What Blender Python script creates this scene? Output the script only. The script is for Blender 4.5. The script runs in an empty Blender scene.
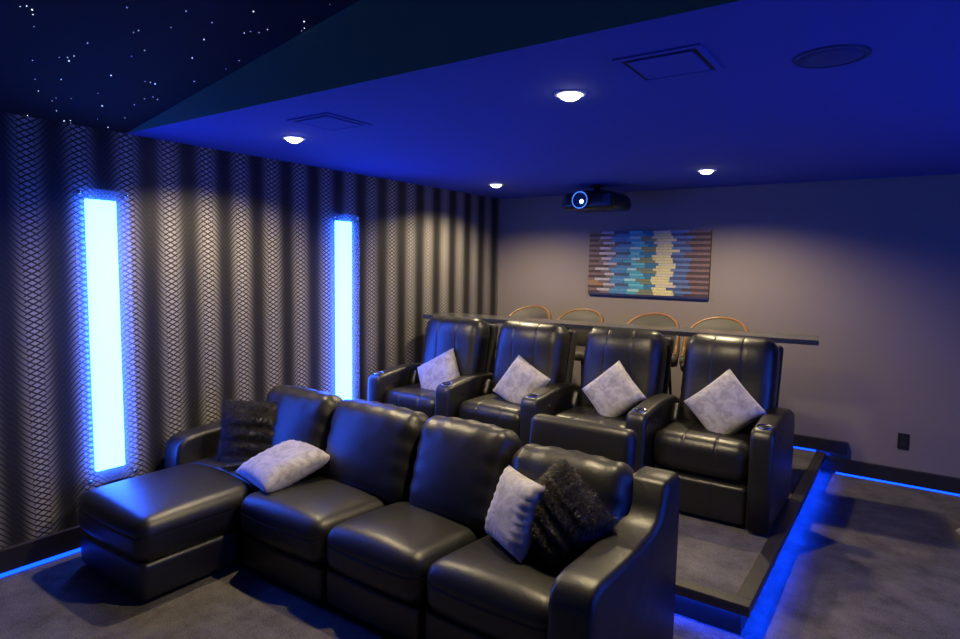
import bpy, bmesh, math, random
from mathutils import Vector, Matrix, Euler
random.seed(7)
S = bpy.context.scene
COL = S.collection
PI = math.pi

# ------------------------------------------------------------------ camera
CAM_POS = Vector((3.9103, 0.0, 1.7131))
YAW, PITCH, ROLL, FPX = 0.6115, 0.0899, 0.0175, 617.67
fw = Vector((-math.sin(YAW)*math.cos(PITCH), math.cos(YAW)*math.cos(PITCH), -math.sin(PITCH)))
rt = Vector((math.cos(YAW), math.sin(YAW), 0)); up = rt.cross(fw)
rt = rt*math.cos(ROLL) + up*math.sin(ROLL); up = rt.cross(fw)
cd = bpy.data.cameras.new('camera'); cam = bpy.data.objects.new('camera', cd); COL.objects.link(cam)
cd.sensor_fit = 'HORIZONTAL'; cd.sensor_width = 36.0; cd.lens = FPX*36/960; cd.clip_start = 0.02
cam.matrix_world = Matrix(((rt.x, up.x, -fw.x, CAM_POS.x), (rt.y, up.y, -fw.y, CAM_POS.y), (rt.z, up.z, -fw.z, CAM_POS.z), (0, 0, 0, 1)))
S.camera = cam

# ------------------------------------------------------------------ world, exposure
w = bpy.data.worlds.new('world'); S.world = w; w.use_nodes = True
w.node_tree.nodes['Background'].inputs[0].default_value = (0.01, 0.02, 0.08, 1)
w.node_tree.nodes['Background'].inputs[1].default_value = 0.02
S.view_settings.view_transform = 'Standard'; S.view_settings.look = 'None'
S.view_settings.exposure = 0.0; S.view_settings.gamma = 1.0
S.view_settings.use_curve_mapping = False
SPOT_W = 124.0                      # warm recessed downlights
WARM = (1.0, 0.80, 0.46)
BLUE = (0.026, 0.12, 1.0)         # LED panels
LEDB = (0.002, 0.045, 1.0)         # LED tape
PANEL_E = 36.0
TAPE_E = 150.0

# ------------------------------------------------------------------ materials
def mat(name): 
    m = bpy.data.materials.new(name); m.use_nodes = True
    nt = m.node_tree; return m, nt, nt.nodes['Principled BSDF']
def node(nt, t, **kw):
    n = nt.nodes.new(t)
    for k, v in kw.items(): setattr(n, k, v)
    return n
def math_n(nt, op, a, b=None, c=None):
    n = node(nt, 'ShaderNodeMath', operation=op)
    for i, v in enumerate((a, b, c)):
        if v is None: continue
        if isinstance(v, (int, float)): n.inputs[i].default_value = v
        else: nt.links.new(v, n.inputs[i])
    return n.outputs[0]
def basic(name, col, rough=0.5, metal=0.0, noise=0.0, nscale=30.0, bump=0.0, bscale=200.0, spec=0.5):
    m, nt, b = mat(name)
    b.inputs['Base Color'].default_value = (*col, 1); b.inputs['Roughness'].default_value = rough
    b.inputs['Metallic'].default_value = metal; b.inputs['Specular IOR Level'].default_value = spec
    tc = node(nt, 'ShaderNodeTexCoord')
    if noise:
        n = node(nt, 'ShaderNodeTexNoise'); n.inputs['Scale'].default_value = nscale; n.inputs['Detail'].default_value = 5
        nt.links.new(tc.outputs['Object'], n.inputs['Vector'])
        r = node(nt, 'ShaderNodeValToRGB')
        r.color_ramp.elements[0].position = 0.3; r.color_ramp.elements[1].position = 0.7
        r.color_ramp.elements[0].color = (*[c*(1-noise) for c in col], 1)
        r.color_ramp.elements[1].color = (*[min(1, c*(1+noise)) for c in col], 1)
        nt.links.new(n.outputs[0], r.inputs[0]); nt.links.new(r.outputs[0], b.inputs['Base Color'])
    if bump:
        n = node(nt, 'ShaderNodeTexNoise'); n.inputs['Scale'].default_value = bscale; n.inputs['Detail'].default_value = 4
        nt.links.new(tc.outputs['Object'], n.inputs['Vector'])
        bn = node(nt, 'ShaderNodeBump'); bn.inputs['Strength'].default_value = bump; bn.inputs['Distance'].default_value = 0.01
        nt.links.new(n.outputs[0], bn.inputs['Height']); nt.links.new(bn.outputs[0], b.inputs['Normal'])
    return m
def emis(name, col, s):
    m, nt, b = mat(name)
    b.inputs['Base Color'].default_value = (*col, 1)
    b.inputs['Emission Color'].default_value = (*col, 1); b.inputs['Emission Strength'].default_value = s
    return m

def leather_mat(name, col, rough):
    m, nt, b = mat(name)
    b.inputs['Roughness'].default_value = rough; b.inputs['Specular IOR Level'].default_value = 0.68
    tc = node(nt, 'ShaderNodeTexCoord')
    big = node(nt, 'ShaderNodeTexNoise'); big.inputs['Scale'].default_value = 6; big.inputs['Detail'].default_value = 3
    nt.links.new(tc.outputs['Object'], big.inputs['Vector'])
    r = node(nt, 'ShaderNodeValToRGB')
    r.color_ramp.elements[0].color = (*[c*0.8 for c in col], 1); r.color_ramp.elements[1].color = (*[c*1.25 for c in col], 1)
    nt.links.new(big.outputs[0], r.inputs[0]); nt.links.new(r.outputs[0], b.inputs['Base Color'])
    v = node(nt, 'ShaderNodeTexVoronoi'); v.inputs['Scale'].default_value = 260
    nt.links.new(tc.outputs['Object'], v.inputs['Vector'])
    n2 = node(nt, 'ShaderNodeTexNoise'); n2.inputs['Scale'].default_value = 14; n2.inputs['Detail'].default_value = 4; n2.inputs['Distortion'].default_value = 0.8
    nt.links.new(tc.outputs['Object'], n2.inputs['Vector'])
    b1 = node(nt, 'ShaderNodeBump'); b1.inputs['Strength'].default_value = 0.12; b1.inputs['Distance'].default_value = 0.002
    nt.links.new(v.outputs['Distance'], b1.inputs['Height'])
    b2 = node(nt, 'ShaderNodeBump'); b2.inputs['Strength'].default_value = 0.10; b2.inputs['Distance'].default_value = 0.02
    nt.links.new(n2.outputs[0], b2.inputs['Height']); nt.links.new(b1.outputs[0], b2.inputs['Normal'])
    nt.links.new(b2.outputs[0], b.inputs['Normal'])
    return m
M = {}
M['leather'] = leather_mat('black_leather', (0.0085, 0.008, 0.008), 0.42)
M['leather2'] = leather_mat('black_recliner_leather', (0.0085, 0.008, 0.008), 0.39)
M['dark'] = basic('matte_black', (0.012, 0.012, 0.013), 0.6)
M['blackgloss'] = basic('black_plastic', (0.012, 0.012, 0.013), 0.3)
M['chrome'] = basic('chrome', (0.75, 0.75, 0.78), 0.12, 1.0)
M['trimblack'] = basic('black_painted_wood', (0.018, 0.017, 0.018), 0.38, noise=0.2, nscale=60)
M['nosing'] = basic('dark_stained_nosing', (0.03, 0.027, 0.026), 0.42, noise=0.3, nscale=40)
M['granite'] = basic('speckled_granite', (0.07, 0.07, 0.075), 0.16, noise=0.9, nscale=140)
M['wallpaint'] = basic('taupe_paint', (0.215, 0.185, 0.172), 0.8, bump=0.03, bscale=150)
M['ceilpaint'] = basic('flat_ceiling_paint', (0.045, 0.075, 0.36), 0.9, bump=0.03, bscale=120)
M['gablepaint'] = basic('dark_teal_paint', (0.16, 0.38, 0.30), 0.9)
M['starpanel'] = basic('black_star_panel', (0.004, 0.004, 0.007), 0.95, bump=0.05, bscale=300)
M['grille'] = basic('dark_blue_grey_grille', (0.035, 0.05, 0.16), 0.9)
M['grille_slot'] = basic('grille_shadow_gap', (0.02, 0.02, 0.025), 0.8)
M['star'] = emis('fibre_optic_star', (0.72, 0.82, 1.0), 4.0)
M['lampdisc'] = emis('lamp_lens', (1.0, 0.93, 0.82), 14.0)
M['panel'] = emis('blue_led_panel', BLUE, PANEL_E)
M['tape'] = emis('blue_led_tape', LEDB, TAPE_E)
M['tape_soft'] = emis('dim_blue_led_tape', LEDB, 5.0)
M['lens_glow'] = emis('projector_lens_glow', (0.4, 0.8, 1.0), 5.0)
M['white_trim'] = basic('white_metal_trim', (0.7, 0.7, 0.7), 0.5)
M['wood_rim'] = basic('bent_wood_rim', (0.24, 0.105, 0.028), 0.3, noise=0.25, nscale=50)
M['stool_fabric'] = basic('dark_stool_upholstery', (0.045, 0.04, 0.036), 0.6, bump=0.1, bscale=120)
M['metal_leg'] = basic('dark_metal', (0.03, 0.03, 0.03), 0.35, 0.8)
M['fur'] = basic('black_faux_fur', (0.010, 0.009, 0.008), 0.8, noise=0.5, nscale=30)
M['furhair'] = basic('black_fur_hair', (0.022, 0.016, 0.012), 0.42, noise=0.5, nscale=25)

# grey crushed velvet: patchy pile
m, nt, b = mat('grey_crushed_velvet'); M['velvet'] = m
tc = node(nt, 'ShaderNodeTexCoord')
n1 = node(nt, 'ShaderNodeTexNoise'); n1.inputs['Scale'].default_value = 16; n1.inputs['Detail'].default_value = 6; n1.inputs['Distortion'].default_value = 1.4
nt.links.new(tc.outputs['Object'], n1.inputs['Vector'])
r = node(nt, 'ShaderNodeValToRGB'); r.color_ramp.elements[0].position = 0.36; r.color_ramp.elements[1].position = 0.62
r.color_ramp.elements[0].color = (0.26, 0.25, 0.265, 1); r.color_ramp.elements[1].color = (0.42, 0.405, 0.41, 1)
nt.links.new(n1.outputs[0], r.inputs[0]); nt.links.new(r.outputs[0], b.inputs['Base Color'])
b.inputs['Roughness'].default_value = 0.7; b.inputs['Sheen Weight'].default_value = 0.4
bn = node(nt, 'ShaderNodeBump'); bn.inputs['Strength'].default_value = 0.25; bn.inputs['Distance'].default_value = 0.01
nt.links.new(n1.outputs[0], bn.inputs['Height']); nt.links.new(bn.outputs[0], b.inputs['Normal'])

# carpet
def carpet(name, c0, c1):
    m, nt, b = mat(name)
    tc = node(nt, 'ShaderNodeTexCoord')
    n1 = node(nt, 'ShaderNodeTexNoise'); n1.inputs['Scale'].default_value = 5; n1.inputs['Detail'].default_value = 8; n1.inputs['Roughness'].default_value = 0.7
    n2 = node(nt, 'ShaderNodeTexNoise'); n2.inputs['Scale'].default_value = 130; n2.inputs['Detail'].default_value = 3
    for n in (n1, n2): nt.links.new(tc.outputs['Object'], n.inputs['Vector'])
    mx = math_n(nt, 'ADD', math_n(nt, 'MULTIPLY', n1.outputs[0], 0.6), math_n(nt, 'MULTIPLY', n2.outputs[0], 0.4))
    r = node(nt, 'ShaderNodeValToRGB'); r.color_ramp.elements[0].position = 0.36; r.color_ramp.elements[1].position = 0.64
    r.color_ramp.elements[0].color = (*c0, 1); r.color_ramp.elements[1].color = (*c1, 1)
    nt.links.new(mx, r.inputs[0]); nt.links.new(r.outputs[0], b.inputs['Base Color'])
    b.inputs['Roughness'].default_value = 0.95; b.inputs['Specular IOR Level'].default_value = 0.1
    bn = node(nt, 'ShaderNodeBump'); bn.inputs['Strength'].default_value = 0.5; bn.inputs['Distance'].default_value = 0.01
    nt.links.new(n2.outputs[0], bn.inputs['Height']); nt.links.new(bn.outputs[0], b.inputs['Normal'])
    return m
M['carpet'] = carpet('grey_carpet', (0.055, 0.051, 0.053), (0.165, 0.153, 0.153))

# wallpaper: interlaced lens shapes printed in silver columns on black
m, nt, b = mat('scale_pattern_wallpaper'); M['wallpaper'] = m
tc = node(nt, 'ShaderNodeTexCoord'); sx = node(nt, 'ShaderNodeSeparateXYZ'); nt.links.new(tc.outputs['Object'], sx.inputs[0])
yy, zz = sx.outputs[1], sx.outputs[2]
u = math_n(nt, 'DIVIDE', math_n(nt, 'SUBTRACT', yy, 1.858), 0.256)
u2 = math_n(nt, 'MULTIPLY', u, 2*PI)
ur = math_n(nt, 'ROUND', u)                                              # column index
uu = math_n(nt, 'ABSOLUTE', math_n(nt, 'SUBTRACT', u, ur))               # 0 column centre, 0.5 column edge
zp = math_n(nt, 'DIVIDE', zz, 0.033)
upr = math_n(nt, 'SUBTRACT', uu, math_n(nt, 'MULTIPLY', math_n(nt, 'SINE', math_n(nt, 'MULTIPLY', uu, 2*PI)), 0.45/(2*PI)))
fan = math_n(nt, 'MULTIPLY', upr, 7.5)
sgn = math_n(nt, 'SIGN', math_n(nt, 'SINE', math_n(nt, 'MULTIPLY_ADD', ur, PI*1.3, 0.6)))   # neighbouring columns fan up or down
fan = math_n(nt, 'MULTIPLY', fan, math_n(nt, 'ADD', sgn, 0.001))
A = math_n(nt, 'ADD', zp, fan)
B = math_n(nt, 'SUBTRACT', zp, fan)
def linedist(v): return math_n(nt, 'ABSOLUTE', math_n(nt, 'SUBTRACT', math_n(nt, 'FRACT', v), 0.5))   # 0 mid cell, 0.5 at line
cw = node(nt, 'ShaderNodeMapRange'); nt.links.new(uu, cw.inputs[0]); cw.inputs[1].default_value = 0.14; cw.inputs[2].default_value = 0.30; cw.inputs[3].default_value = 1; cw.inputs[4].default_value = 0
d = math_n(nt, 'MAXIMUM', linedist(A), math_n(nt, 'MULTIPLY', linedist(B), cw.outputs[0]))
mr = node(nt, 'ShaderNodeMapRange'); mr.interpolation_type = 'SMOOTHSTEP'
nt.links.new(d, mr.inputs[0]); mr.inputs[1].default_value = 0.42; mr.inputs[2].default_value = 0.30; mr.inputs[3].default_value = 0; mr.inputs[4].default_value = 1
colf = math_n(nt, 'POWER', math_n(nt, 'MULTIPLY_ADD', math_n(nt, 'COSINE', u2), 0.5, 0.5), 1.7)
colf = math_n(nt, 'MULTIPLY_ADD', colf, 0.97, 0.03)
f = math_n(nt, 'MULTIPLY', mr.outputs[0], colf)
mx = node(nt, 'ShaderNodeMixRGB'); nt.links.new(f, mx.inputs[0])
mx.inputs[1].default_value = (0.006, 0.006, 0.008, 1); mx.inputs[2].default_value = (0.46, 0.44, 0.43, 1)
nt.links.new(mx.outputs[0], b.inputs['Base Color']); b.inputs['Roughness'].default_value = 0.45
nt.links.new(math_n(nt, 'MULTIPLY', f, 0.35), b.inputs['Metallic'])

# clear acrylic sheet, faintly frosted
m, nt, b = mat('clear_acrylic'); M['acrylic'] = m
b.inputs['Base Color'].default_value = (0.75, 0.85, 1.0, 1); b.inputs['Roughness'].default_value = 0.08; b.inputs['IOR'].default_value = 1.45
tr = node(nt, 'ShaderNodeBsdfTransparent'); tr.inputs[0].default_value = (0.95, 0.97, 1, 1)
tl = node(nt, 'ShaderNodeBsdfTranslucent'); tl.inputs[0].default_value = (0.85, 0.9, 1, 1)
m1 = node(nt, 'ShaderNodeMixShader'); m1.inputs[0].default_value = 0.45
nt.links.new(b.outputs[0], m1.inputs[2]); nt.links.new(tl.outputs[0], m1.inputs[1])
mixs = node(nt, 'ShaderNodeMixShader'); mixs.inputs[0].default_value = 0.13
nt.links.new(tr.outputs[0], mixs.inputs[1]); nt.links.new(m1.outputs[0], mixs.inputs[2])
nt.links.new(mixs.outputs[0], nt.nodes['Material Output'].inputs[0])

# ------------------------------------------------------------------ helpers
def obj(name, me, m=None, parent=None, smooth=False):
    if isinstance(me, bmesh.types.BMesh):
        bm = me; bmesh.ops.recalc_face_normals(bm, faces=bm.faces)
        me = bpy.data.meshes.new(name); bm.to_mesh(me); bm.free()
    if smooth:
        for p in me.polygons: p.use_smooth = True
    if m and not me.materials: me.materials.append(M[m] if isinstance(m, str) else m)
    o = bpy.data.objects.new(name, me); COL.objects.link(o)
    if parent: o.parent = parent
    return o
def thing(name, label, cat, loc=(0, 0, 0), rz=0, group=None):
    o = bpy.data.objects.new(name, None); COL.objects.link(o); o.empty_display_size = 0.1
    o.location = loc; o.rotation_euler = (0, 0, rz)
    return tag(o, label, cat, group)
def tag(o, label, cat, group=None):
    o['label'] = label; o['category'] = cat
    if group: o['group'] = group
    return o
def struct(o): o['kind'] = 'structure'; return o
def copy_tree(o, parent=None):
    c = o.copy(); COL.objects.link(c); c.parent = parent
    for ch in list(o.children): copy_tree(ch, c)
    return c
def bx(bm, x0, x1, y0, y1, z0, z1, bev=0.0, seg=2):
    vs = bmesh.ops.create_cube(bm, size=1)['verts']
    for v in vs:
        v.co = Vector(((x0+x1)/2 + v.co.x*(x1-x0), (y0+y1)/2 + v.co.y*(y1-y0), (z0+z1)/2 + v.co.z*(z1-z0)))
    if bev:
        es = list({e for v in vs for e in v.link_edges})
        bmesh.ops.bevel(bm, geom=es, offset=bev, segments=seg, affect='EDGES', profile=0.5)
    return bm
def box(x0, x1, y0, y1, z0, z1, bev=0.0, seg=2): return bx(bmesh.new(), x0, x1, y0, y1, z0, z1, bev, seg)
def quad(*pts):
    bm = bmesh.new(); bm.faces.new([bm.verts.new(p) for p in pts]); return bm
def axis_pts(h, r, n, extra=()):
    inner = h - r
    s = {-h, -h+r*.18, -h+r*.45, -h+r*.75, h, h-r*.18, h-r*.45, h-r*.75}
    for i in range(n+1): s.add(round(-inner + 2*inner*i/n, 6))
    for e in extra:
        for dd in (-.012, -.006, 0, .006, .012): s.add(round(e+dd, 6))
    out = []
    for v in sorted(s):
        if not out or v-out[-1] > 1e-4: out.append(v)
    return out
def rbox(hx, hy, hz, r, nx=10, ny=6, nz=6, deform=None, ex=(), ey=(), ez=()):
    """rounded cushion block centred at the origin, with an optional deform(x,y,z)->(x,y,z)"""
    r = min(r, hx*.98, hy*.98, hz*.98)
    X, Y, Z = axis_pts(hx, r, nx, ex), axis_pts(hy, r, ny, ey), axis_pts(hz, r, nz, ez)
    vid, V, Fc = {}, [], []
    def vert(p):
        k = (round(p[0], 5), round(p[1], 5), round(p[2], 5))
        if k not in vid:
            q = [max(-(h-r), min(h-r, c)) for c, h in zip(p, (hx, hy, hz))]
            dv = Vector(p) - Vector(q)
            if dv.length > 1e-9: dv = dv.normalized()*r
            pp = Vector(q)+dv
            if deform: pp = Vector(deform(*pp))
            vid[k] = len(V); V.append(pp)
        return vid[k]
    def grid(A, Bx, fn, flip):
        for i in range(len(A)-1):
            for j in range(len(Bx)-1):
                f = [vert(fn(A[i], Bx[j])), vert(fn(A[i+1], Bx[j])), vert(fn(A[i+1], Bx[j+1])), vert(fn(A[i], Bx[j+1]))]
                Fc.append(f[::-1] if flip else f)
    for s, fl in ((hz, False), (-hz, True)): grid(X, Y, lambda a, b_, s=s: (a, b_, s), fl)
    for s, fl in ((-hy, False), (hy, True)): grid(X, Z, lambda a, b_, s=s: (a, s, b_), fl)
    for s, fl in ((hx, False), (-hx, True)): grid(Y, Z, lambda a, b_, s=s: (s, a, b_), fl)
    me = bpy.data.meshes.new('cushion'); me.from_pydata(V, [], Fc)
    for p in me.polygons: p.use_smooth = True
    return me
def xform(me, mtx): me.transform(mtx); return me
def T(x, y, z): return Matrix.Translation((x, y, z))
def RX(a): return Matrix.Rotation(a, 4, 'X')
def prism(profile, x0, x1, bev=0.0, seg=3):
    """profile of (y,z) points extruded along x"""
    bm = bmesh.new()
    a = [bm.verts.new((x0, p[0], p[1])) for p in profile]; b_ = [bm.verts.new((x1, p[0], p[1])) for p in profile]
    f0 = bm.faces.new(a); f1 = bm.faces.new(b_[::-1]); n = len(profile)
    for i in range(n): bm.faces.new((a[i], b_[i], b_[(i+1) % n], a[(i+1) % n]))
    bmesh.ops.recalc_face_normals(bm, faces=bm.faces)
    if bev:
        es = list(set(f0.edges) | set(f1.edges))
        bmesh.ops.bevel(bm, geom=es, offset=bev, segments=seg, affect='EDGES', profile=0.5, clamp_overlap=True)
    return bm
def lathe(pts, n=24, axis='Z'):
    bm = bmesh.new(); rings = []
    for r_, z in pts:
        rings.append([bm.verts.new((r_*math.cos(2*PI*i/n), r_*math.sin(2*PI*i/n), z)) for i in range(n)])
    for k in range(len(rings)-1):
        for i in range(n): bm.faces.new((rings[k][i], rings[k][(i+1) % n], rings[k+1][(i+1) % n], rings[k+1][i]))
    if pts[0][0] > 1e-6: bm.faces.new(rings[0][::-1])
    if pts[-1][0] > 1e-6: bm.faces.new(rings[-1])
    return bm
def tube(path, rad, n=8, closed=False):
    bm = bmesh.new(); rings = []; P = [Vector(p) for p in path]; L = len(P)
    for i, p in enumerate(P):
        t = (P[min(i+1, L-1)] - P[max(i-1, 0)]) if not closed else (P[(i+1) % L]-P[i-1])
        t.normalize(); a = t.orthogonal() if abs(t.z) > .95 else t.cross(Vector((0, 0, 1))); a.normalize(); c = t.cross(a)
        rings.append([bm.verts.new(p + rad*(a*math.cos(2*PI*k/n)+c*math.sin(2*PI*k/n))) for k in range(n)])
    for i in range(L if closed else L-1):
        for k in range(n): bm.faces.new((rings[i][k], rings[i][(k+1) % n], rings[(i+1) % L][(k+1) % n], rings[(i+1) % L][k]))
    if not closed: bm.faces.new(rings[0][::-1]); bm.faces.new(rings[-1])
    return bm
def sstep(a, b_, x):
    t = max(0, min(1, (x-a)/(b_-a))); return t*t*(3-2*t)

# ------------------------------------------------------------------ room shell
XR, YB, YF, ZC, YS = 5.8, 5.93, -1.6, 2.45, 1.86       # right wall, back wall, front wall, ceiling height, soffit edge
SL, XM = 0.165, 2.9                                    # vault slope and ridge
struct(obj('floor', quad((0, YF, 0), (XR, YF, 0), (XR, YB, 0), (0, YB, 0)), 'carpet'))
struct(obj('wall_left', quad((0, YF, 0), (0, YB, 0), (0, YB, ZC), (0, YF, ZC)), 'wallpaper'))
struct(obj('wall_right', quad((XR, YF, 0), (XR, YF, ZC), (XR, YB, ZC), (XR, YB, 0)), 'wallpaper'))
struct(obj('wall_back', quad((0, YB, 0), (XR, YB, 0), (XR, YB, ZC), (0, YB, ZC)), 'wallpaint'))
bm = bmesh.new(); zr = ZC+SL*XM
bm.faces.new([bm.verts.new(p) for p in ((0, YF, 0), (XR, YF, 0), (XR, YF, ZC), (XM, YF, zr), (0, YF, ZC))])
struct(obj('wall_front', bm, 'gablepaint'))
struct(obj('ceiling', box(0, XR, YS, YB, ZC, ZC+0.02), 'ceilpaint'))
bm = bmesh.new()
bm.faces.new([bm.verts.new(p) for p in ((0, YS-.001, ZC), (XR, YS-.001, ZC), (XM, YS-.001, zr))])
struct(obj('wall_gable', bm, 'gablepaint'))
bm = bmesh.new()
bm.faces.new([bm.verts.new(p) for p in ((0, YF, ZC), (0, YS, ZC), (XM, YS, zr), (XM, YF, zr))])
bm.faces.new([bm.verts.new(p) for p in ((XM, YF, zr), (XM, YS, zr), (XR, YS, ZC), (XR, YF, ZC))])
starceil = struct(obj('ceiling_star', bm, 'starpanel'))
stars = [(1.127, 0.961), (1.145, 0.976), (1.131, 0.998), (1.096, 1.013), (1.005, 1.047), (1.359, 1.234), (1.475, 1.405), (1.639, 1.597), (1.217, 1.346), (1.189, 1.339), (1.32, 1.427), (0.991, 1.246), (1.311, 1.578), (1.466, 1.671), (1.494, 1.683), (1.509, 1.715), (1.553, 1.726), (1.706, 1.798), (1.662, 1.835), (1.635, 1.842), (0.79, 1.215), (0.81, 1.24), (0.78, 1.257), (0.84, 1.254), (0.697, 1.147), (0.979, 1.431), (1.066, 1.445), (1.123, 1.632), (1.228, 1.804), (1.113, 1.809), (0.502, 1.223), (0.567, 1.306), (0.738, 1.451), (0.376, 1.28), (0.499, 1.495), (0.763, 1.597), (0.767, 1.621), (0.763, 1.646), (0.898, 1.771), (0.558, 1.695), (0.606, 1.715), (0.588, 1.748), (0.351, 1.578), (0.454, 1.694), (0.334, 1.371), (0.285, 1.371), (0.162, 1.436), (0.036, 1.519), (0.061, 1.541), (0.02, 1.557), (0.157, 1.638), (0.248, 1.741), (0.057, 1.736), (0.02, 1.354), (0.366, 1.426), (1.88, 1.788), (1.459, 1.525)]
star_me = {}
for k, rr in enumerate((0.0012, 0.0017, 0.0025)):
    bm = bmesh.new(); bmesh.ops.create_icosphere(bm, subdivisions=1, radius=rr)
    me = bpy.data.meshes.new('star_light'); bm.to_mesh(me); bm.free(); me.materials.append(M['star']); star_me[k] = me
for i, (x, y) in enumerate(stars):
    o = bpy.data.objects.new('star_light', star_me[(0, 1, 1, 0, 2)[(i*7) % 5]]); COL.objects.link(o); o.parent = starceil
    o.location = (x, y, ZC+SL*x-0.002)

# baseboards with LED tape along their foot
PZ, PX, PY = 0.165, 3.39, 2.93                         # platform top, right edge, front edge
def baseboard(name, bmb, bmt):
    o = struct(obj(name, bmb, 'trimblack')); obj('led_tape', bmt, 'tape_soft', o); return o
bb = box(PX-.03, XR, YB-.03, YB, .014, .135, .004); bt = box(PX+.08, XR, YB-.034, YB-.012, .002, .012)
bx(bb, 0, PX+.15, YB-.035, YB, PZ+.014, PZ+.115, .004)
baseboard('baseboard_back', bb, bt)
baseboard('baseboard_left', box(0, .03, YF, PY, .022, .15, .004), box(.012, .036, YF, PY, .004, .020))
baseboard('baseboard_right', box(XR-.03, XR, YF, YB, .014, .14, .004), box(XR-.03, XR-.012, YF, YB, .002, .012))

# ------------------------------------------------------------------ raised platform
pf = thing('seating_platform', 'low carpeted platform with black edge and blue light along its foot', 'platform', (0, 0, 0))
obj('carpet_top', box(.002, PX-.075, PY+.07, YB-.001, .06, PZ-.002), 'carpet', pf)
obj('fascia', box(.002, PX-.040, PY+.040, YB-.001, 0.0, PZ-.02), 'trimblack', pf)
bm = box(.002, PX, PY, PY+.075, PZ-.022, PZ+.004, .005); bx(bm, .002, PX, PY+.001, PY+.010, PZ-.046, PZ-.02); obj('nosing', bm, 'nosing', pf)
bm = box(PX-.075, PX, PY+.075, YB-.04, PZ-.022, PZ+.004, .005); bx(bm, PX-.010, PX-.001, PY+.010, YB-.04, PZ-.046, PZ-.02); obj('nosing', bm, 'nosing', pf)
obj('led_tape', box(.02, PX-.02, PY+.016, PY+.030, PZ-.034, PZ-.024), 'tape', pf)
obj('led_tape', box(PX-.030, PX-.016, PY+.04, YB-.05, PZ-.034, PZ-.024), 'tape', pf)
obj('wall_tape', box(.3, PX-.08, YB-.042, YB-.03, PZ, PZ+.010), 'tape_soft', pf)

# ------------------------------------------------------------------ wall light panels
def sconce(x, y, side, label):
    s = thing('wall_light_panel', label, 'wall light', (x, y, 0.40), 0 if side > 0 else PI, 'tall blue light panels')
    obj('diffuser', box(.004, .034, -.080, .080, .050, 1.642, .004), 'panel', s)
    obj('acrylic_sheet', box(.042, .052, -.15, .15, -.02, 1.70, .002), 'acrylic', s)
    for yy_ in (-.128, .128):
        for zz_ in (.005, 1.675):
            b_ = lathe([(.0, 0), (.011, 0), (.011, .008), (.006, .012), (0, .012)], 12)
            st = obj('standoff_screw', lathe([(.006, -.052), (.006, 0), (.012, 0), (.012, .008), (.007, .012), (.0001, .012)], 12), 'chrome', s, True)
            st.rotation_euler = (0, PI/2, 0); st.location = (.053, yy_, zz_); b_.free()
    return s
sconce(0, 1.697, 1, 'tall blue-white light panel at left, above the chaise foot')
sconce(0, 3.56, 1, 'tall blue-white light panel further back, beside the leftmost recliner')
sconce(XR, 1.697, -1, 'tall blue-white light panel on the right-hand wall near the front')
sconce(XR, 3.56, -1, 'tall blue-white light panel on the right-hand wall near the recliners')

# ------------------------------------------------------------------ ceiling fixtures
def downlight(x, y, label):
    d_ = thing('recessed_downlight', label, 'downlight', (x, y, ZC), 0, 'recessed ceiling downlights')
    obj('trim_ring', lathe([(.050, .0), (.052, -.006), (.066, -.005), (.072, 0.0)], 28), 'white_trim', d_, True)
    bmd = lathe([(.0001, -.028), (.022, -.026), (.040, -.017), (.050, -.004), (.050, .0)], 28)
    obj('lamp_lens', bmd, 'lampdisc', d_, True)
    l = bpy.data.lights.new('downlight_lamp', 'SPOT'); l.energy = SPOT_W; l.color = WARM
    l.spot_size = math.radians(152); l.spot_blend = 0.60; l.shadow_soft_size = 0.035
    o = bpy.data.objects.new('downlight_lamp', l); COL.objects.link(o); o.parent = d_; o.location = (0, 0, -.045)
downlight(2.64, 2.46, 'large glaring round downlight near the ceiling edge, brightest of four')
downlight(0.787, 2.465, 'round downlight beside the small vent, near the patterned wall')
downlight(0.666, 4.85, 'small round downlight at the back corner above the leftmost recliner')
downlight(2.56, 4.89, 'round downlight between the projector and the round speaker, near back wall')
def vent(x, y, label):
    v = thing('ceiling_vent', label, 'vent', (x, y, ZC), 0, 'square ceiling vents')
    bmf = bmesh.new(); h, wd = .155, .022
    for a in ((-h, h, -h, -h+wd), (-h, h, h-wd, h), (-h, -h+wd, -h+wd, h-wd), (h-wd, h, -h+wd, h-wd)):
        bx(bmf, a[0], a[1], a[2], a[3], -.006, 0)
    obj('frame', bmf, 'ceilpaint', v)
    obj('shadow_gap', box(-h+wd, h-wd, -h+wd, h-wd, -.003, 0), 'grille_slot', v)
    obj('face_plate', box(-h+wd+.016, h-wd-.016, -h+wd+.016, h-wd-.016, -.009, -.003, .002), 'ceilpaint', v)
vent(1.31, 2.285, 'square ceiling vent beside the left front downlight')
vent(3.125, 2.29, 'square ceiling vent right of the brightest downlight')
sp = thing('ceiling_speaker', 'round flush ceiling speaker with dark grille, right of the vent', 'speaker', (3.62, 2.505, ZC))
obj('rim', lathe([(.105, 0), (.105, -.006), (.118, -.005), (.122, 0)], 36), 'grille', sp, True)
obj('speaker_grille', lathe([(.0001, -.006), (.07, -.0055), (.105, -.003), (.105, 0)], 36), 'grille', sp, True)

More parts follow.
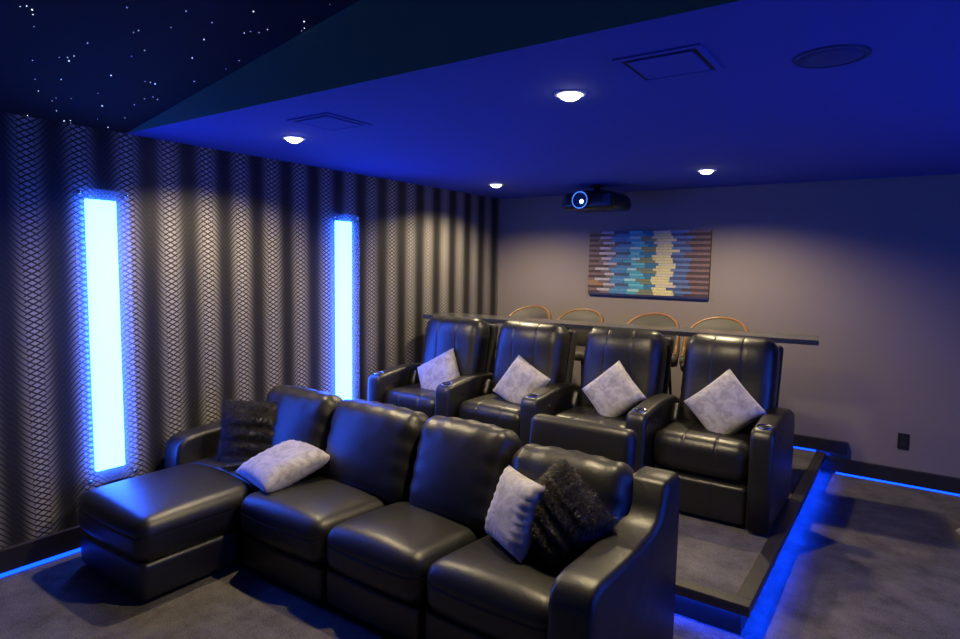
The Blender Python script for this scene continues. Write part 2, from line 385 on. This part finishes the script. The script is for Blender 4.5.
# ------------------------------------------------------------------ projector
pj = thing('projector', 'black ceiling projector with glowing blue lens', 'projector', (1.455, 5.35, 2.30))
def pdef(x, y, z):
    k = 1 - .10*sstep(-.02, .09, z); return (x*k, y*(1 - .06*sstep(0, .09, z)), z)
obj('body', rbox(.265, .21, .078, .045, 8, 6, 4, pdef), 'blackgloss', pj)
lb = lathe([(.052, -.02), (.052, .028), (.060, .032), (.062, .04), (.058, .044), (.050, .036), (.0001, .034)], 32)
lo = obj('lens_barrel', lb, 'blackgloss', pj, True); lo.rotation_euler = (PI/2, 0, 0); lo.location = (-.055, -.20, 0); lo.scale = (1.25, 1.25, 1)
rg = obj('lens_ring', tube([(.058*math.cos(2*PI*i/32), .058*math.sin(2*PI*i/32), .045) for i in range(32)], .004, 6, True), emis('blue_lens_ring', (.08, .3, 1), .8), lo, True)
bmg = lathe([(.0001, .042), (.014, .040), (.018, .036), (.018, .034)], 20)
gl = obj('lens_glow', bmg, 'lens_glow', lo, True); gl.location = (.012, -.010, 0)
obj('lens_glass', lathe([(.0001, .040), (.03, .038), (.049, .035)], 28), basic('blue_black_glass', (.01, .05, .12), .05), lo, True)
for sx_ in (-.215, .175, .21):
    bmv = bmesh.new()
    for k in range(6): bx(bmv, sx_-.016, sx_+.016, -.214, -.205, -.05+k*.017, -.042+k*.017)
    obj('air_grille', bmv, 'grille', pj)
obj('mount_plate', box(-.11, .11, -.10, .10, .08, .10, .004), 'dark', pj)
obj('mount_pole', lathe([(.028, .10), (.028, .136), (.07, .138), (.07, .1495)], 20), 'dark', pj, True)

# ------------------------------------------------------------------ slat wall art
art = thing('wood_slat_art', 'rectangular wall art of stepped wooden slats in brown, blue, cyan and yellow', 'wall art', (1.745, YB, 1.75))
AW, AH, NR = 1.215, .625, 24
obj('backing_board', box(-AW/2, AW/2, -.022, -.002, -AH/2, AH/2), basic('dark_backing', (.035, .028, .03), .7), art)
obj('bottom_edge', box(-AW/2, AW/2, -.030, -.001, -AH/2-.018, -AH/2-.001), basic('navy_edge', (.02, .025, .10), .6), art)
pal = {'brown': (.17, .11, .095), 'brown_shade': (.055, .032, .034), 'tan': (.28, .16, .075), 'mauve': (.13, .105, .12), 'white': (.42, .40, .42), 'slate': (.05, .075, .135),  # shade in the gaps between brown slats is painted as dark brown rows
       'blue': (.06, .20, .36), 'blue2': (.08, .26, .42), 'teal': (.06, .32, .40), 'cyan': (.12, .46, .52), 'pale': (.35, .58, .55),
       'olive': (.18, .20, .11), 'deep': (.035, .17, .27), 'yellow': (.60, .55, .27), 'cream': (.55, .49, .34), 'steel': (.11, .18, .34), 'navy': (.045, .07, .16)}
PM = {k: basic('slat_'+k, v, .6, noise=.18, nscale=60) for k, v in pal.items()}
rh = AH/NR; rnd = random.Random(3)
seqs = {0: [('brown', .0, .12), ('white', .12, .235), ('slate', .235, .36), ('cyan', .36, .47), ('deep', .47, .58), ('cream', .58, .72), ('steel', .72, .83), ('brown', .83, 1)],
        1: [('brown_shade', .0, .11), ('mauve', .11, .20), ('blue', .20, .33), ('teal', .33, .45), ('olive', .45, .575), ('yellow', .575, .74), ('navy', .74, .85), ('brown_shade', .85, 1)],
        2: [('brown', .0, .08), ('white', .08, .19), ('blue2', .19, .34), ('pale', .34, .44), ('olive', .44, .555), ('yellow', .555, .695), ('steel', .695, .87), ('brown', .87, 1)],
        3: [('brown_shade', .0, .16), ('mauve', .16, .235), ('blue', .235, .38), ('teal', .38, .49), ('deep', .49, .57), ('yellow', .57, .70), ('navy', .70, .82), ('brown_shade', .82, 1)]}
for r_ in range(NR):
    z1 = AH/2 - r_*rh; z0 = z1-rh; s_ = seqs[(1 if (r_//2) % 2 else 3) if r_ % 2 else (r_ % 4)]
    off = rnd.uniform(-.022, .022); prev = 0.0
    for i, (c, a, e) in enumerate(s_):
        e2 = 1.0 if i == len(s_)-1 else e+off+rnd.uniform(-.02, .02)
        if r_ in (19, 20) and i == 0: c = 'tan'
        dep = .028 + .010*((i*5+r_*3) % 4)/3
        obj('slat', box(-AW/2+prev*AW+.0008, -AW/2+e2*AW-.0008, -dep, -.021, z0+.001, z1-.001), PM[c], art); prev = e2

# ------------------------------------------------------------------ wall outlet
ol = thing('wall_outlet', 'dark outlet cover plate low on the back wall', 'outlet', (3.918, YB, .355))
obj('cover_plate', box(-.038, .038, -.007, -.0005, -.065, .065, .002), 'blackgloss', ol)
for z_ in (-.026, .026): obj('socket', box(-.017, .017, -.0095, -.006, z_-.014, z_+.014, .002), 'dark', ol)

# ------------------------------------------------------------------ bar counter and stools
bar = thing('bar_counter', 'long speckled stone bar top behind the recliners', 'bar counter', (0.0, 4.45, PZ-.010), math.atan(.105))
obj('counter_top', box(.12, 3.415, 0, .34, 1.036, 1.072, .004), 'granite', bar)
for x_ in (.75, 1.48, 2.22, 2.95):
    L_ = obj('support_leg', tube([(x_, .22, 0.020), (x_, .22, 1.037)], .03, 12), 'metal_leg', bar, True)
    obj('foot_plate', lathe([(.12, .011), (.12, .020), (.03, .024)], 24), 'metal_leg', L_).location = (x_, .22, 0)

def make_stool(label):
    s = thing('bar_stool', label, 'bar stool', (0, 0, PZ), 0, 'bar stools behind the counter')
    # barrel back shell: swept arc opening towards -y
    N = 28; R0 = .250; bmS = bmesh.new(); rows = []
    rim = []
    for i in range(N+1):
        a = math.radians(-20 + 220*i/N); k = math.sin(max(0, min(PI, (a))))  # 0 at arms, 1 at rear
        top = .80 + .318*k**.45
        x, y = math.cos(a), math.sin(a)
        fl = 1.0
        col = []
        for (rr, zz_) in ((R0-.035, .74), (R0-.03, (top+.74)/2), (R0-.022, top), (R0+.018, top), (R0+.02, (top+.7)/2), (R0+.005, .70)):
            col.append(bmS.verts.new((x*rr*1.02, y*rr*.92, zz_)))
        rows.append(col); rim.append((x*(R0-.002)*1.02, y*(R0-.002)*.92, top+.006))
    for i in range(N):
        for j in range(6): bmS.faces.new((rows[i][j], rows[i+1][j], rows[i+1][(j+1) % 6], rows[i][(j+1) % 6]))
    bmS.faces.new(rows[0]); bmS.faces.new(rows[-1][::-1])
    bk = obj('back_shell', bmS, 'stool_fabric', s, True)
    obj('wood_rim', tube(rim, .010, 8), 'wood_rim', bk, True)
    obj('seat', xform(rbox(.215, .20, .045, .04, 6, 6, 2), T(0, -.03, .73)), 'stool_fabric', s)
    for sx_ in (-1, 1):
        for sy_ in (-1, 1):
            obj('leg', tube([(sx_*.15, sy_*.14, .70), (sx_*.20, sy_*.19, .014)], .014, 8), 'metal_leg', s, True)
    obj('foot_ring', tube([(.172*math.cos(2*PI*i/24)*1.2, .172*math.sin(2*PI*i/24)*1.15, .25) for i in range(24)], .009, 6, True), 'metal_leg', s, True)
    return s
st0 = make_stool('upholstered stool with bent wood rim, leftmost behind the bar')
st0.location = (.755, 5.27, PZ)
for x_, lb_ in ((1.315, 'upholstered stool with bent wood rim, second from the patterned wall'), (2.022, 'upholstered stool with bent wood rim, third from the patterned wall'),
                (2.590, 'upholstered stool with bent wood rim, rightmost behind the bar')):
    c = copy_tree(st0); c.location = (x_, 5.27, PZ); c['label'] = lb_

# ------------------------------------------------------------------ pillows
def pillow_mesh(s, t, seed=0, n=26, pinch=.045, ridges=None):
    rn = random.Random(seed); ph = [rn.uniform(0, 6.28) for _ in range(8)]
    V, F = [], []; idx = {}
    for side in (1, -1):
        for i in range(n+1):
            for j in range(n+1):
                uu, vv = -1+2*i/n, -1+2*j/n
                edge = i in (0, n) or j in (0, n)
                if edge and side == -1: idx[(side, i, j)] = idx[(1, i, j)]; continue
                x = uu*s*(1-pinch*(1-vv*vv)); z = vv*s*(1-pinch*(1-uu*uu))
                hgt = t*((1-uu**4)*(1-vv**4))**.55
                ed = max(abs(uu), abs(vv))
                wr = .03*t*(math.sin(5*uu+2*vv+ph[0])+math.sin(4*vv-3*uu+ph[1])) + .07*t*sstep(.45, .95, ed)*(1-sstep(.95, 1, ed))*math.sin(26*(uu if abs(vv) > abs(uu) else vv)+ph[2])
                if ridges: wr += ridges*t*math.sin(uu*0.6+vv*5*PI+ph[3])*(1-ed**4)
                y = -side*(hgt + (0 if edge else wr*(1-ed**6)))
                idx[(side, i, j)] = len(V); V.append((x, y, z))
        for i in range(n):
            for j in range(n):
                q = [idx[(side, i, j)], idx[(side, i+1, j)], idx[(side, i+1, j+1)], idx[(side, i, j+1)]]
                F.append(q if side == 1 else q[::-1])
    me = bpy.data.meshes.new('pillow'); me.from_pydata(V, [], F)
    for p in me.polygons: p.use_smooth = True
    return me
def place(o, loc, yaw, tilt, roll):
    o.location = loc
    o.rotation_euler = (Matrix.Rotation(yaw, 3, 'Z') @ Matrix.Rotation(tilt, 3, 'X') @ Matrix.Rotation(roll, 3, 'Y')).to_euler()
D = math.radians
def grey_pillow(loc, yaw, tilt, roll, s, t, label, seed, group='grey velvet pillows'):
    o = tag(obj('throw_pillow', pillow_mesh(s, t, seed), 'velvet'), label, 'pillow', group)
    place(o, loc, D(yaw), D(tilt), D(roll)); return o
def fur_pillow(loc, yaw, tilt, roll, s, t, label, seed):
    e = thing('fur_pillow', label, 'pillow', (0, 0, 0), 0, 'black fur pillows')
    me = pillow_mesh(s, t, seed, ridges=.16); c = obj('cover', me, 'fur', e)
    rn = random.Random(seed); V, F = [], []
    tris = [p for p in me.polygons]
    areas = [p.area for p in tris]
    for p in rn.choices(tris, areas, k=24000):
        vs = [me.vertices[i].co for i in p.vertices]
        a, b_ = rn.random(), rn.random()
        pt = vs[0].lerp(vs[1], a).lerp(vs[3].lerp(vs[2], a), b_)
        dr = (p.normal + Vector((rn.uniform(-.6, .6), rn.uniform(-.6, .6), -.9+rn.uniform(-.5, .5)))*1.0).normalized()
        L_ = rn.uniform(.014, .034); sd = dr.cross(p.normal)
        if sd.length < 1e-3: continue
        sd = sd.normalized()*.0013; k = len(V)
        V += [pt-sd, pt+sd, pt+dr*L_]; F.append((k, k+1, k+2))
    fm = bpy.data.meshes.new('fur_pile'); fm.from_pydata(V, [], F)
    f_ = obj('fur_pile', fm, 'furhair', e); f_['kind'] = 'stuff'
    place(e, loc, D(yaw), D(tilt), D(roll)); return e

# ------------------------------------------------------------------ recliners
def make_recliner(label):
    e = thing('theater_recliner', label, 'recliner', (0, 0, PZ), 0, 'row of black leather recliners')
    SE = (-.10, .10)
    def seams(x, amp): return amp*sum(math.exp(-((x-s_)/.0045)**2) for s_ in SE)
    obj('base', box(-.285, .285, .10, .70, .02, .28, .01), 'dark', e)
    def fr(x, y, z):
        if y < 0: y += seams(x, .005) - .010*(1-(x/.30)**2)
        return (x, y, z)
    obj('footrest_panel', xform(rbox(.295, .05, .118, .03, 10, 2, 6, fr, ex=SE), T(0, .085, .138)), 'leather2', e)
    def sd(x, y, z):
        cr = (1-(x/.31)**2)
        if z > 0: z += .012*cr*(1-((y-.02)/.36)**2) - seams(x, .006)*sstep(0, .05, z)
        if y < -.15: y += -.012*cr + seams(x, .005)*sstep(-.15, -.25, y)
        if abs(x) > .2: z += .003*math.sin(y*70)*sstep(.2, .3, abs(x))
        return (x, y, z)
    obj('seat_cushion', xform(rbox(.298, .32, .120, .08, 10, 10, 6, sd, ex=SE), T(0, .36, .385)), 'leather2', e)
    def bd(x, y, z):
        cr = max(0, 1-(x/.31)**2)
        if y < 0:
            y -= .030*cr**.6*(1-(z/.36)**4) - seams(x, .006)*sstep(0, -.05, y)
            y -= .03*math.exp(-((z-.20)/.12)**2)*cr
            g = sstep(.16, .30, abs(x))
            y += .0055*math.sin(z*95 + 8*abs(x)*x)*g
        x *= 1 + .0 + .006*math.sin(z*80)*sstep(.2, .3, abs(x)) - .05*sstep(.18, .34, z)
        return (x, y, z)
    bk = obj('backrest', xform(rbox(.300, .105, .335, .08, 10, 4, 16, bd, ex=SE), T(.03, .60, .755) @ RX(-D(13))), 'leather2', e)
    obj('back_shell', xform(rbox(.292, .04, .44, .03, 6, 2, 6), T(.03, .735, .60) @ RX(-D(13))), 'dark', bk)
    for s_ in (-1, 1):
        obj('side_bolster', xform(rbox(.03, .11, .07, .028, 3, 4, 4), T(s_*.268+.01, .49, .52) @ RX(-D(25))), 'leather2', e)
    return e
def recliner_arm(e, xc, name='armrest'):
    pr_ = [(0.0, .02), (-.004, .30), (0.0, .56), (.010, .600), (.035, .622), (.12, .630), (.20, .640), (.30, .652), (.48, .656), (.62, .646), (.73, .61), (.78, .54), (.79, .40), (.79, .02)]
    a = obj(name, prism([(p[0], p[1]) for p in pr_], xc-.066, xc+.066, .028, 4), 'leather2', e, True)
    r1 = obj('cup_holder', lathe([(.034, -.03), (.036, .002), (.044, .006), (.047, .002), (.047, -.004)], 28), 'chrome', a, True)
    r1.location = (xc, .085, .628); r1.rotation_euler = (D(5), 0, 0)
    w_ = obj('cup_well', lathe([(.0001, -.004), (.03, -.003), (.0375, .001)], 24), 'blackgloss', a, True)
    w_.location = (xc, .085, .629); w_.rotation_euler = (D(5), 0, 0)
    bt_ = obj('control_button', lathe([(.0001, .003), (.014, .003), (.017, 0)], 16), 'blackgloss', a, True)
    bt_.location = (xc+.0665, .20, .54); bt_.rotation_euler = (0, PI/2, 0)
    return a
REC = [(0.67, 3.60, 'black leather recliner beside the patterned wall, leftmost in the row'), (1.40, 3.65, 'black leather recliner second from the patterned wall'),
       (2.155, 3.71, 'black leather recliner third from the patterned wall, behind the sofa end'), (2.888, 3.77, 'black leather recliner nearest the aisle, rightmost in the row')]
proto = make_recliner(REC[0][2]); arm_r = recliner_arm(proto, .363)
recs = [proto] + [copy_tree(proto) for _ in REC[1:]]
for o, (x_, y_, lb_) in zip(recs, REC): o.location = (x_, y_, PZ); o['label'] = lb_
recliner_arm(proto, -.355)

grey_pillow((.735, 3.96, .762), 0, -22, -32, .195, .075, 'grey velvet pillow on the leftmost recliner, tilted on one edge', 1)
grey_pillow((1.50, 4.00, .795), 4, -22, -62, .175, .07, 'grey velvet pillow on the second recliner from the patterned wall', 2)
grey_pillow((2.225, 4.05, .822), 0, -22, 45, .172, .07, 'grey velvet pillow on the third recliner, standing on its corner', 3)
grey_pillow((2.96, 4.10, .825), 0, -22, 45, .182, .07, 'grey velvet pillow on the recliner nearest the aisle', 4)

# ------------------------------------------------------------------ sectional sofa with chaise
sofa = thing('sectional_sofa', 'black leather sectional sofa with chaise in the foreground', 'sofa', (1.0, 1.95, 0), 0)
def sp_(me, x, y, z, rx=0): return xform(me, T(x-1.0, y-1.95, z) @ RX(rx))
def seat(x0, x1, y0, y1, zt, zb, name='seat_cushion', crown=.035, skew=.12, groove=None):
    hx, hy, hz = (x1-x0)/2, (y1-y0)/2, (zt-zb)/2
    def df(x, y, z):
        cr = max(0, (1-(x/hx)**2))*max(0, 1-(y/hy)**4)
        if z > 0: z += crown*cr
        if y < -hy*.5: y -= .015*(1-(x/hx)**2)*sstep(-hy*.5, -hy, y)
        if y < -hy+.03: y += .006*math.exp(-((z-(hz-.085))/.006)**2)
        if abs(x) > hx-.02 : x *= 1 - .004*math.exp(-((z-(hz-.085))/.006)**2)
        if groove is not None and z > -.02: z -= .012*math.exp(-((y-groove)/.007)**2)
        x += skew*(y+hy)
        return (x, y, z)
    return obj(name, sp_(rbox(hx, hy, hz, .075, 10, 12, 8, df, ez=(hz-.085,), ey=() if groove is None else (groove,)), (x0+x1)/2, (y0+y1)/2, (zt+zb)/2), 'leather', sofa)
def panel(x0, x1, y0, y1, z0, z1, name='front_panel', r_=.025):
    hx, hy, hz = (x1-x0)/2, (y1-y0)/2, (z1-z0)/2
    def df(x, y, z):
        if y < 0: y -= .008*(1-(x/hx)**2)
        return (x, y, z)
    return obj(name, sp_(rbox(hx, hy, hz, r_, 8, 4, 4, df), (x0+x1)/2, (y0+y1)/2, (z0+z1)/2), 'leather', sofa)
# chaise
seat(.205, .93, 1.42, 2.55, .432, .20, 'chaise_cushion', .035, 0, 2.06-1.985)
panel(.215, .92, 1.435, 2.55, .02, .215, 'chaise_base', .03)
# three seats
for x0, x1, y0 in ((.950, 1.622, 1.92), (1.629, 2.242, 1.935), (2.249, 2.895, 1.95)):
    seat(x0, x1, y0, 2.52, .435, .205)
    panel(x0+.004, x1-.004, y0+.02, 2.50, .03, .215)
obj('frame_base', sp_(rbox(1.32, .30, .14, .02, 4, 2, 2), 1.58, 2.36, .165), 'dark', sofa)
# back cushions
def backc(x0, x1, zt, seedv, yb=2.47):
    hx, hz = (x1-x0)/2, .255
    rn = random.Random(seedv); p0 = rn.uniform(0, 6)
    def df(x, y, z):
        cr = max(0, 1-(x/hx)**2)
        if y < 0:
            y -= .05*cr*max(0, 1-((z+.02)/.30)**2)
            g = sstep(hx-.16, hx-.02, abs(x)); y += .005*math.sin(z*62+p0+5*x)*g
            y += .004*math.sin(x*40+p0)*sstep(.10, .22, z)
        if z > .1: z += .018*cr*sstep(.1, .25, z) + .004*math.sin(x*55+p0)*sstep(.12, .25, z)
        x *= 1 + .008*math.sin(z*60+p0)*sstep(hx*.7, hx, abs(x))
        return (x, y, z)
    return obj('back_cushion', sp_(rbox(hx, .10, hz, .085, 14, 4, 16, df), (x0+x1)/2, yb, zt-.245, -D(16)), 'leather', sofa)
backc(.44, 1.082, .875, 1, 2.51); backc(1.090, 1.775, .875, 2, 2.51); backc(1.783, 2.365, .88, 3, 2.50); backc(2.373, 2.985, .84, 4, 2.475)
obj('back_frame', sp_(rbox(1.22, .05, .30, .03, 8, 3, 4), 1.62, 2.64, .43, -D(10)), 'dark', sofa)
obj('headrest_frame', sp_(rbox(.285, .055, .155, .045, 10, 4, 6), 2.58, 2.80, .775, -D(8)), 'leather', sofa)
# arms
armp = [(1.875, .02), (1.868, .30), (1.872, .50), (1.885, .555), (1.92, .592), (1.98, .607), (2.12, .612), (2.26, .622), (2.38, .642), (2.44, .668), (2.475, .72), (2.50, .800), (2.52, .815), (2.64, .825), (2.665, .80), (2.67, .60), (2.67, .02)]
bm = prism([(p[0]-1.95, p[1]) for p in armp], 2.905-1.0, 3.085-1.0, .03, 4)
for v in bm.verts: v.co.x += .065*max(0, v.co.y+.075)
obj('armrest', bm, 'leather', sofa, True)
arml = [(2.0, .02), (1.993, .30), (1.995, .48), (2.01, .545), (2.05, .585), (2.12, .60), (2.30, .61), (2.45, .63), (2.62, .64), (2.64, .62), (2.64, .02)]
obj('armrest', prism([(p[0]-1.95, p[1]) for p in arml], .055-1.0, .230-1.0, .03, 4), 'leather', sofa, True)

# pillows and remote on the sofa
fur_pillow((.555, 2.33, .605), 40, -14, 2, .222, .07, 'black fur pillow at the back corner of the chaise', 5)
grey_pillow((.97, 2.225, .528), -8, -74, 4, .212, .075, 'grey velvet pillow lying flat on the chaise', 6)
grey_pillow((2.53, 2.26, .628), -30, -20, -1, .165, .068, 'grey velvet pillow leaning beside the black fur pillow at the sofa end', 7)
fur_pillow((2.745, 2.29, .655), 4, -20, 38, .170, .085, 'black fur pillow slouched against the right sofa arm', 8)
rm = thing('remote_control', 'slim black remote lying on the chaise by the fur pillow', 'remote', (.66, 2.13, .478), D(-20))
obj('body', box(-.022, .022, -.09, .09, 0, .018, .006, 3), 'blackgloss', rm)
bmk = bmesh.new()
for i in range(6):
    for j in range(3): bx(bmk, -.014+j*.010, -.008+j*.010, -.06+i*.02, -.052+i*.02, .017, .0195)
obj('keypad', bmk, 'grille', rm)

# pale cushion whose corner shows at the right edge of the photograph
grey_pillow((4.46, 4.90, .075), 10, -88, 45, .17, .07, 'pale grey cushion on the carpet, cut off by the right edge', 9)
